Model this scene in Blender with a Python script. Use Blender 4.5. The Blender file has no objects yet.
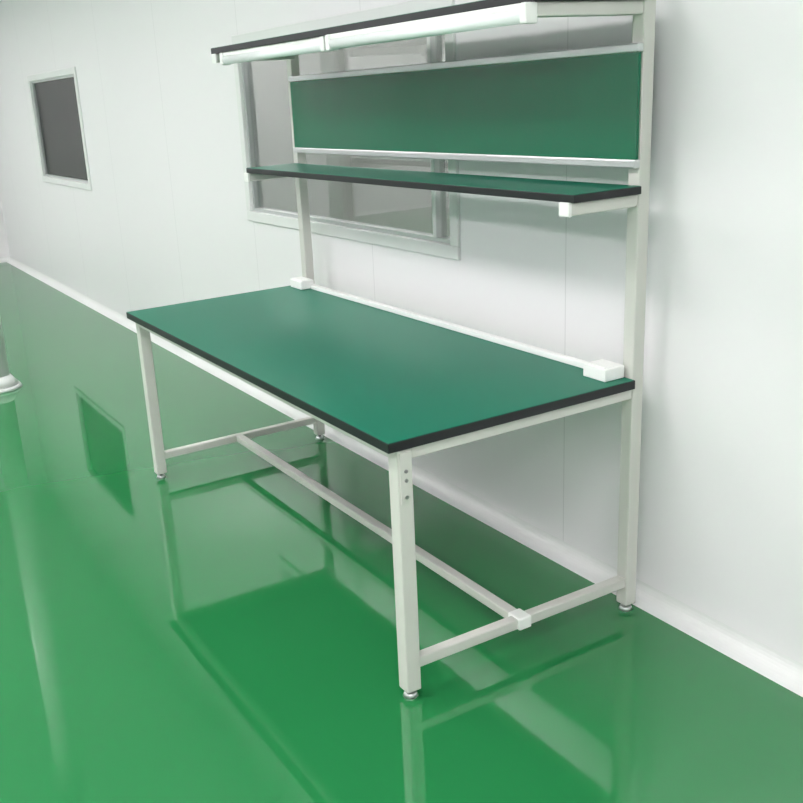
import bpy, bmesh, math, random
from mathutils import Vector, Matrix
random.seed(3)
sc=bpy.context.scene
sc.view_settings.view_transform='Standard'
sc.view_settings.look='None'

# ------------------------------------------------------------------ camera
CX,CY,F=345.2128,407.3700,981.8566
yaw,pi_,ro=1.0692,-0.3108,-0.0626
fw=Vector((-math.sin(yaw)*math.cos(pi_),math.cos(yaw)*math.cos(pi_),math.sin(pi_)))
r=Vector((math.cos(yaw),math.sin(yaw),0)); u=r.cross(fw)
r2=r*math.cos(ro)+u*math.sin(ro); u2=-r*math.sin(ro)+u*math.cos(ro)
cam_d=bpy.data.cameras.new('camera'); cam=bpy.data.objects.new('camera',cam_d); sc.collection.objects.link(cam)
CP=Vector((1.9285,-1.9975,1.5745))
M=Matrix((r2,u2,-fw)).transposed().to_4x4(); M.translation=CP
cam.matrix_world=M
cam_d.sensor_width=36; cam_d.lens=F/803*36
cam_d.shift_x=(401.5-CX)/803; cam_d.shift_y=(CY-401.5)/803
cam_d.clip_start=0.02
sc.camera=cam

# ------------------------------------------------------------------ materials
def lin(c): return tuple(((v/255)/12.92 if v/255<=.04045 else ((v/255+.055)/1.055)**2.4) for v in c)+(1,)
def mat(name,col,rough=.5,metal=0,coat=0,noise=0,nscale=8,bump=0,bscale=60,spec=.5):
    m=bpy.data.materials.new(name); m.use_nodes=True; nt=m.node_tree; b=nt.nodes['Principled BSDF']
    c=lin(col); b.inputs['Base Color'].default_value=c
    b.inputs['Roughness'].default_value=rough; b.inputs['Metallic'].default_value=metal
    b.inputs['Coat Weight'].default_value=coat; b.inputs['Coat Roughness'].default_value=.05
    b.inputs['Specular IOR Level'].default_value=spec
    tc=nt.nodes.new('ShaderNodeTexCoord')
    if noise:
        n=nt.nodes.new('ShaderNodeTexNoise'); n.inputs['Scale'].default_value=nscale; n.inputs['Detail'].default_value=3
        nt.links.new(tc.outputs['Object'],n.inputs['Vector'])
        mx=nt.nodes.new('ShaderNodeMix'); mx.data_type='RGBA'
        mx.inputs[6].default_value=tuple(v*(1-noise) for v in c[:3])+(1,)
        mx.inputs[7].default_value=tuple(min(1,v*(1+noise)) for v in c[:3])+(1,)
        nt.links.new(n.outputs['Fac'],mx.inputs[0]); nt.links.new(mx.outputs[2],b.inputs['Base Color'])
    if bump:
        n2=nt.nodes.new('ShaderNodeTexNoise'); n2.inputs['Scale'].default_value=bscale
        nt.links.new(tc.outputs['Object'],n2.inputs['Vector'])
        bp=nt.nodes.new('ShaderNodeBump'); bp.inputs['Strength'].default_value=bump; bp.inputs['Distance'].default_value=.01
        nt.links.new(n2.outputs['Fac'],bp.inputs['Height']); nt.links.new(bp.outputs['Normal'],b.inputs['Normal'])
    return m
def emis(name,col,s):
    m=mat(name,col); b=m.node_tree.nodes['Principled BSDF']
    b.inputs['Emission Color'].default_value=lin(col); b.inputs['Emission Strength'].default_value=s; return m
M_wall=mat('wall_panel_paint',(230,228,230),.3,spec=.5)
M_ceil=mat('ceiling_paint',(234,232,234),.5)
M_floor=mat('green_epoxy_floor',(36,118,66),.04,noise=.06,nscale=1.2,bump=.02,bscale=3,spec=.85)
M_top=mat('green_esd_mat',(6,110,86),.45,noise=.05,nscale=3,spec=.35)
M_board=mat('green_board',(0,98,68),.12,noise=.05,nscale=4,spec=.5)
M_black=mat('black_edge',(12,14,20),.45)
M_frame=mat('powder_coat_grey',(200,200,194),.38)
M_white=mat('white_plastic',(236,236,234),.35)
M_alu=mat('aluminium',(205,207,208),.3,metal=.75)
M_winf=mat('window_frame_white',(220,221,220),.35)
M_steel=mat('steel',(150,150,150),.3,metal=1)
M_rubber=mat('rubber_black',(30,30,30),.6)
M_corr=mat('corridor_wall',(190,190,188),.6)
M_tube=mat('lamp_diffuser',(240,242,244),.25)
M_led=emis('led_panel',(255,249,252),22)
M_corr_fill=emis('corridor_fill_added',(255,250,252),20)  # glow for the added corridor fill lamps
# seams on the sandwich panels
def add_seams(m,axis='X',period=1.18,off=0.0):
    nt=m.node_tree;b=nt.nodes['Principled BSDF']
    g=nt.nodes.new('ShaderNodeNewGeometry'); s=nt.nodes.new('ShaderNodeSeparateXYZ'); nt.links.new(g.outputs['Position'],s.inputs[0])
    a=nt.nodes.new('ShaderNodeMath');a.operation='ADD';a.inputs[1].default_value=50*period+off;nt.links.new(s.outputs[axis],a.inputs[0])
    mo=nt.nodes.new('ShaderNodeMath');mo.operation='MODULO';mo.inputs[1].default_value=period;nt.links.new(a.outputs[0],mo.inputs[0])
    l=nt.nodes.new('ShaderNodeMath');l.operation='LESS_THAN';l.inputs[1].default_value=.004;nt.links.new(mo.outputs[0],l.inputs[0])
    c=b.inputs['Base Color'].default_value[:]
    mx=nt.nodes.new('ShaderNodeMix');mx.data_type='RGBA';mx.inputs[6].default_value=c;mx.inputs[7].default_value=tuple(v*.82 for v in c[:3])+(1,)
    nt.links.new(l.outputs[0],mx.inputs[0]);nt.links.new(mx.outputs[2],b.inputs['Base Color'])
M_wallb=M_wall.copy(); M_wallb.name='wall_panel_seamed'; add_seams(M_wallb,'X',1.18,.42)
# glass
def glass(name,tint,refl):
    m=bpy.data.materials.new(name); m.use_nodes=True; nt=m.node_tree; nt.nodes.clear()
    o=nt.nodes.new('ShaderNodeOutputMaterial'); t=nt.nodes.new('ShaderNodeBsdfTransparent'); g=nt.nodes.new('ShaderNodeBsdfGlossy'); mx=nt.nodes.new('ShaderNodeMixShader')
    t.inputs[0].default_value=lin(tint); g.inputs['Roughness'].default_value=.02; mx.inputs[0].default_value=refl
    nt.links.new(t.outputs[0],mx.inputs[1]);nt.links.new(g.outputs[0],mx.inputs[2]);nt.links.new(mx.outputs[0],o.inputs[0]); return m
M_glass=glass('window_glass',(226,229,227),.16)
M_glass2=glass('window_glass_dark',(178,180,178),.13)

# ------------------------------------------------------------------ helpers
def link(o,parent=None):
    sc.collection.objects.link(o)
    if parent: o.parent=parent
    return o
def empty(name,loc=(0,0,0)):
    e=bpy.data.objects.new(name,None); e.empty_display_size=.1; e.location=loc; sc.collection.objects.link(e); return e
def bm_box(bm,x0,x1,y0,y1,z0,z1,mi=0,bev=0):
    tmp=bmesh.new()
    bmesh.ops.create_cube(tmp,size=1)
    for v in tmp.verts: v.co=Vector(((x0+x1)/2+v.co.x*(x1-x0),(y0+y1)/2+v.co.y*(y1-y0),(z0+z1)/2+v.co.z*(z1-z0)))
    if bev: bmesh.ops.bevel(tmp,geom=tmp.edges[:],offset=bev,segments=2,affect='EDGES',profile=.5)
    for f in tmp.faces: f.material_index=mi
    me=bpy.data.meshes.new('t'); tmp.to_mesh(me); tmp.free(); bm.from_mesh(me); bpy.data.meshes.remove(me)
def bm_cyl(bm,p0,p1,r0,r1=None,mi=0,seg=24):
    r1=r0 if r1 is None else r1
    p0=Vector(p0);p1=Vector(p1); d=p1-p0
    tmp=bmesh.new(); bmesh.ops.create_cone(tmp,cap_ends=True,segments=seg,radius1=r0,radius2=r1,depth=d.length)
    q=Vector((0,0,1)).rotation_difference(d.normalized()).to_matrix().to_4x4(); q.translation=(p0+p1)/2
    bmesh.ops.transform(tmp,matrix=q,verts=tmp.verts)
    for f in tmp.faces: f.material_index=mi; f.smooth=len(f.verts)==4
    me=bpy.data.meshes.new('t'); tmp.to_mesh(me); tmp.free(); bm.from_mesh(me); bpy.data.meshes.remove(me)
def obj(name,bm,mats,parent=None):
    me=bpy.data.meshes.new(name); bm.to_mesh(me); bm.free()
    for m in (mats if isinstance(mats,(list,tuple)) else [mats]): me.materials.append(m)
    return link(bpy.data.objects.new(name,me),parent)
def box(name,x0,x1,y0,y1,z0,z1,m,parent=None,bev=0):
    bm=bmesh.new(); bm_box(bm,x0,x1,y0,y1,z0,z1,0,bev); return obj(name,bm,m,parent)

# ------------------------------------------------------------------ room
YW=.113; X0,X1=-9.46,4.2; Y0=-5.5; HC=2.95; T=.06
ZW0,ZW1=.965,1.868
W1=(-2.83,-.975); W2=(-7.29,-5.74)
box('floor',X0-.1,X1+.1,Y0-.1,YW+2.2,-.1,0,M_floor)
box('ceiling',X0-.1,X1+.1,Y0-.1,YW+2.2,HC,HC+.1,M_ceil)
bm=bmesh.new()
for a,b,c,d in ((X0,X1,0,ZW0),(X0,X1,ZW1,HC),(X0,W2[0],ZW0,ZW1),(W2[1],W1[0],ZW0,ZW1),(W1[1],X1,ZW0,ZW1)):
    bm_box(bm,a,b,YW,YW+T,c,d)
obj('wall_back',bm,M_wallb)
box('wall_left',X0-.1,X0,Y0,YW+2.2,0,HC,M_wall)
box('wall_right',X1,X1+.1,Y0,YW+2.2,0,HC,M_wall)
box('wall_front',X0,X1,Y0-.1,Y0,0,HC,M_wall)
box('wall_corridor',X0,X1,YW+2.1,YW+2.2,0,HC,M_corr)
box('corridor_light_divider',-5.5,-5.4,YW+T,YW+2.1,0,HC,M_corr)  # added divider: keeps light from the near corridor out of the far part
# cove skirting
def cove(name,p0,p1,n,h=.055):
    # concave quarter-round along p0->p1, n points into room
    bm=bmesh.new(); p0=Vector(p0);p1=Vector(p1);n=Vector(n); prof=[(0,0),(h,0)]
    for i in range(1,9):
        a=i/9*math.pi/2; prof.append((h-h*math.sin(a),h-h*math.cos(a)))
    prof.append((0,h))
    A=[bm.verts.new(p0+n*u_+Vector((0,0,v_))) for u_,v_ in prof]; B=[bm.verts.new(p1+n*u_+Vector((0,0,v_))) for u_,v_ in prof]
    k=len(prof)
    for i in range(k): bm.faces.new((A[i],A[(i+1)%k],B[(i+1)%k],B[i]))
    bm.faces.new(A); bm.faces.new(B[::-1]); bmesh.ops.recalc_face_normals(bm,faces=bm.faces)
    return obj(name,bm,M_winf)
cove('baseboard_back',(X0,YW,0),(X1,YW,0),(0,-1,0))
cove('baseboard_left',(X0,Y0,0),(X0,YW,0),(1,0,0))
# windows
def window(name,x0,x1,z0,z1,mull,gm):
    e=empty(name,((x0+x1)/2,YW,(z0+z1)/2)); inv=Matrix.Translation(-e.location)
    bm=bmesh.new(); f=.05; p=.012
    # outer trim, double stepped
    for (a,b,c,d) in ((x0,x1,z0,z0+f),(x0,x1,z1-f,z1),(x0,x0+f,z0+f,z1-f),(x1-f,x1,z0+f,z1-f)):
        bm_box(bm,a,b,YW-p,YW+T-.001,c,d,0,.004)
    g=f+.016
    for (a,b,c,d) in ((x0+f,x1-f,z0+f,z0+g),(x0+f,x1-f,z1-g,z1-f),(x0+f,x0+g,z0+g,z1-g),(x1-g,x1-f,z0+g,z1-g)):
        bm_box(bm,a,b,YW+.008,YW+T-.004,c,d,1)
    for mx in mull: bm_box(bm,mx-.012,mx+.012,YW+.004,YW+T-.004,z0+g,z1-g,0,.003)
    o=obj('frame',bm,[M_winf,M_alu],e); o.data.transform(inv)
    o=box('pane',x0+f,x1-f,YW+.026,YW+.032,z0+f,z1-f,gm,e); o.data.transform(inv)
window('window_1',W1[0],W1[1],ZW0,ZW1,[W1[1]-.17],M_glass)
window('window_2',W2[0],W2[1],ZW0,ZW1,[],M_glass2)
# ceiling LED troffers, shape reused for the added corridor fill lamps
def troffer(x,y,m,w=.6,l=1.2):
    e=empty('ceiling_light',(x,y,HC))
    bm=bmesh.new()
    for a,b,c,d in ((-l/2,l/2,-w/2,-w/2+.03),(-l/2,l/2,w/2-.03,w/2),(-l/2,-l/2+.03,-w/2,w/2),(l/2-.03,l/2,-w/2,w/2)):
        bm_box(bm,a,b,c,d,-.03,0)
    obj('frame',bm,M_winf,e)
    bm=bmesh.new(); bm_box(bm,-l/2+.03,l/2-.03,-w/2+.03,w/2-.03,-.02,-.002); obj('diffuser',bm,m,e)
for x in (-7.8,-5.4,-3.0,-.6,1.8,3.4):
    for y in (-2.1,-4.0): troffer(x,y,M_led)
for x in (-7.2,-4.8,-2.8,-.6): troffer(x,YW+1.15,M_corr_fill)  # added fill lamps, brighten the corridor behind the glass

# ------------------------------------------------------------------ workbench
L,D,H=2.061,.8275,.75
wb=empty('workbench')
S=.045
def tube(name,*a,bev=.004,m=None): return box(name,*a,m or M_frame,wb,bev)
# top with black edge
def slab(name,x0,x1,y0,y1,zt,th):
    bm=bmesh.new(); bm_box(bm,x0,x1,y0,y1,zt-th,zt-.0012,1,.0015); bm_box(bm,x0+.002,x1-.002,y0+.002,y1-.002,zt-.003,zt,0,.0008)
    return obj(name,bm,[M_top,M_black],wb)
slab('tabletop',-L,0,-D,0,H,.027)
zt=H-.027
i=.010; iy=.030
yb0,yb1=0.002,.044
legs=[(-L+i,-L+i+S),(-i-S,-i)]
YF=-D+iy
for n,(a,b) in enumerate(legs):
    tube('front_leg_%d'%(n+1),a,b,YF,YF+S,.022,zt)
PT=1.80
pw=.042
posts=[(-L+.012,-L+.012+pw),(-.012-pw,-.012)]
for n,(a,b) in enumerate(posts):
    tube('post_%d'%(n+1),a,b,yb0,yb1,.022,PT)
# feet
bm=bmesh.new()
cs=[((a+b)/2,YF+S/2) for a,b in legs]+[((a+b)/2,(yb0+yb1)/2) for a,b in posts]
for c in cs:
    bm_cyl(bm,(c[0],c[1],.008),(c[0],c[1],.04),.007,mi=0); bm_cyl(bm,(c[0],c[1],0),(c[0],c[1],.012),.021,.016,mi=1)
obj('levelling_feet',bm,[M_steel,M_alu],wb)
# apron rails
ra=.034
tube('apron_front',-L+i+S,-i-S,YF+.002,YF+.032,zt-ra,zt)
tube('apron_back',-L+i+S,-i-S,-.034,-.004,zt-ra,zt)
for n,(a,b) in enumerate(legs):
    tube('apron_side_%d'%(n+1),a+.006,b-.004,YF+S,yb0,zt-ra,zt)
    tube('side_stretcher_%d'%(n+1),a+.008,b-.006,YF+S,yb0,.085,.117)
ym=-D/2+.02
tube('long_stretcher',-L+i+S-.006,-i-S+.008,ym-.017,ym+.017,.088,.117)
tube('stretcher_bracket',-i-S-.006,-i+.003,ym-.022,ym+.022,.084,.121,m=M_white)
# corner brackets + bolts
bm=bmesh.new()
for a,b in legs[1:]:
    bm_box(bm,b-.001,b+.003,YF+.006,YF+S-.006,zt-.15,zt-.01,0,.001)
    for z in (zt-.06,zt-.085,zt-.13): bm_cyl(bm,(b+.002,YF+S/2,z),(b+.006,YF+S/2,z),.005,mi=1)
obj('leg_bracket',bm,[M_frame,M_steel],wb)
# mid shelf
ZS=1.289; YS=-.236
slab('shelf_middle',-L+.03,0,YS,0,ZS,.022)
for n,(a,b) in enumerate(posts):
    a2,b2=a+.002,b-.002
    tube('shelf_arm_%d'%(n+1),a2,b2,YS-.0,yb0,ZS-.022-.034,ZS-.022)
    tube('shelf_arm_cap_%d'%(n+1),a2-.001,b2+.001,YS-.006,YS+.004,ZS-.022-.036,ZS-.021,m=M_white,bev=.002)
# top shelf
ZT=1.75; YT=-.363
slab('shelf_top',-L+.07,0,YT,0.0,ZT+.022,.022)
for n,(a,b) in enumerate(posts):
    a2,b2=a+.002,b-.002
    if n==0: a2+=.05; b2+=.05
    tube('top_arm_%d'%(n+1),a2,b2,YT+.01,yb0,ZT-.034,ZT)
    tube('top_arm_cap_%d'%(n+1),a2-.001,b2+.001,YT+.004,YT+.012,ZT-.036,ZT,m=M_white,bev=.002)
# board between posts
ZB0,ZB1=1.335,1.648
yb=-.012
bx0,bx1=-L+.035+.03,-.012
box('board_panel',bx0,bx1,yb-.002,yb+.008,ZB0+.01,ZB1-.01,M_board,wb)
box('board_rail_1',bx0-.004,bx1+.004,yb-.008,yb+.012,ZB1-.022,ZB1,M_alu,wb,.003)
box('board_rail_2',bx0-.004,bx1+.004,yb-.008,yb+.012,ZB0,ZB0+.022,M_alu,wb,.003)

# cable trunking + junction boxes on the table
box('cable_trunking',-L+.13,-.11,-.030,-.004,H,H+.018,M_white,wb,.003)
def jbox(x,y,sx,sy,h):
    bm=bmesh.new(); bm_box(bm,-sx/2,sx/2,-sy/2,sy/2,0,h,0,.004); bm_box(bm,-sx/2+.006,sx/2-.006,-sy/2+.006,sy/2-.006,h-.001,h+.003,0,.002)
    o=obj('junction_box',bm,[M_white,M_steel],wb); o.location=(x,y,H)
jbox(-.08,-.045,.09,.075,.038); jbox(-L+.09,-.04,.11,.065,.038)

# tube lights
def tube_light(x0,x1,y,zt_):
    e=empty('led_tube_light',((x0+x1)/2,y,zt_)); h=(x1-x0)/2; bm=bmesh.new()
    bm_box(bm,-h,h,-.013,.013,-.016,0,0,.003)
    bm_cyl(bm,(-h+.004,0,-.028),(h-.004,0,-.028),.018,mi=1,seg=28)
    for s in (-1,1): bm_box(bm,s*h-.012,s*h+.012,-.019,.019,-.048,0,0,.004)
    obj('body',bm,[M_white,M_tube],e)
tube_light(-1.90,-1.06,YT+.02,ZT); tube_light(-.98,-.02,YT-.005,ZT-.001)
# cable between the lamps
cu=bpy.data.curves.new('lamp_cable','CURVE'); cu.dimensions='3D'; cu.bevel_depth=.003
sp=cu.splines.new('BEZIER'); pts=[(-1.05,YT+.02,ZT-.02),(-1.0,YT+.10,ZT-.03),(-1.03,YT+.2,ZT-.004)]
sp.bezier_points.add(len(pts)-1)
for b_,p_ in zip(sp.bezier_points,pts): b_.co=p_; b_.handle_left_type=b_.handle_right_type='AUTO'
co=bpy.data.objects.new('lamp_cable',cu); cu.materials.append(M_rubber); link(co,wb)

# column at far left
e=empty('support_column')
d=r2*((0-CX)/F)+u2*(-(388-CY)/F)+fw; t=-CP.z/d.z; pc=CP+d*t; e.location=(pc.x,pc.y,0)
bm=bmesh.new(); bm_cyl(bm,(0,0,.05),(0,0,HC),.07,seg=40); bm_cyl(bm,(0,0,0),(0,0,.02),.13,.12,seg=40); bm_cyl(bm,(0,0,.02),(0,0,.08),.115,.07,seg=40)
obj('shaft',bm,M_winf,e)

w=bpy.data.worlds.new('world'); sc.world=w; w.use_nodes=True; w.node_tree.nodes['Background'].inputs[0].default_value=(.8,.8,.8,1); w.node_tree.nodes['Background'].inputs[1].default_value=.3
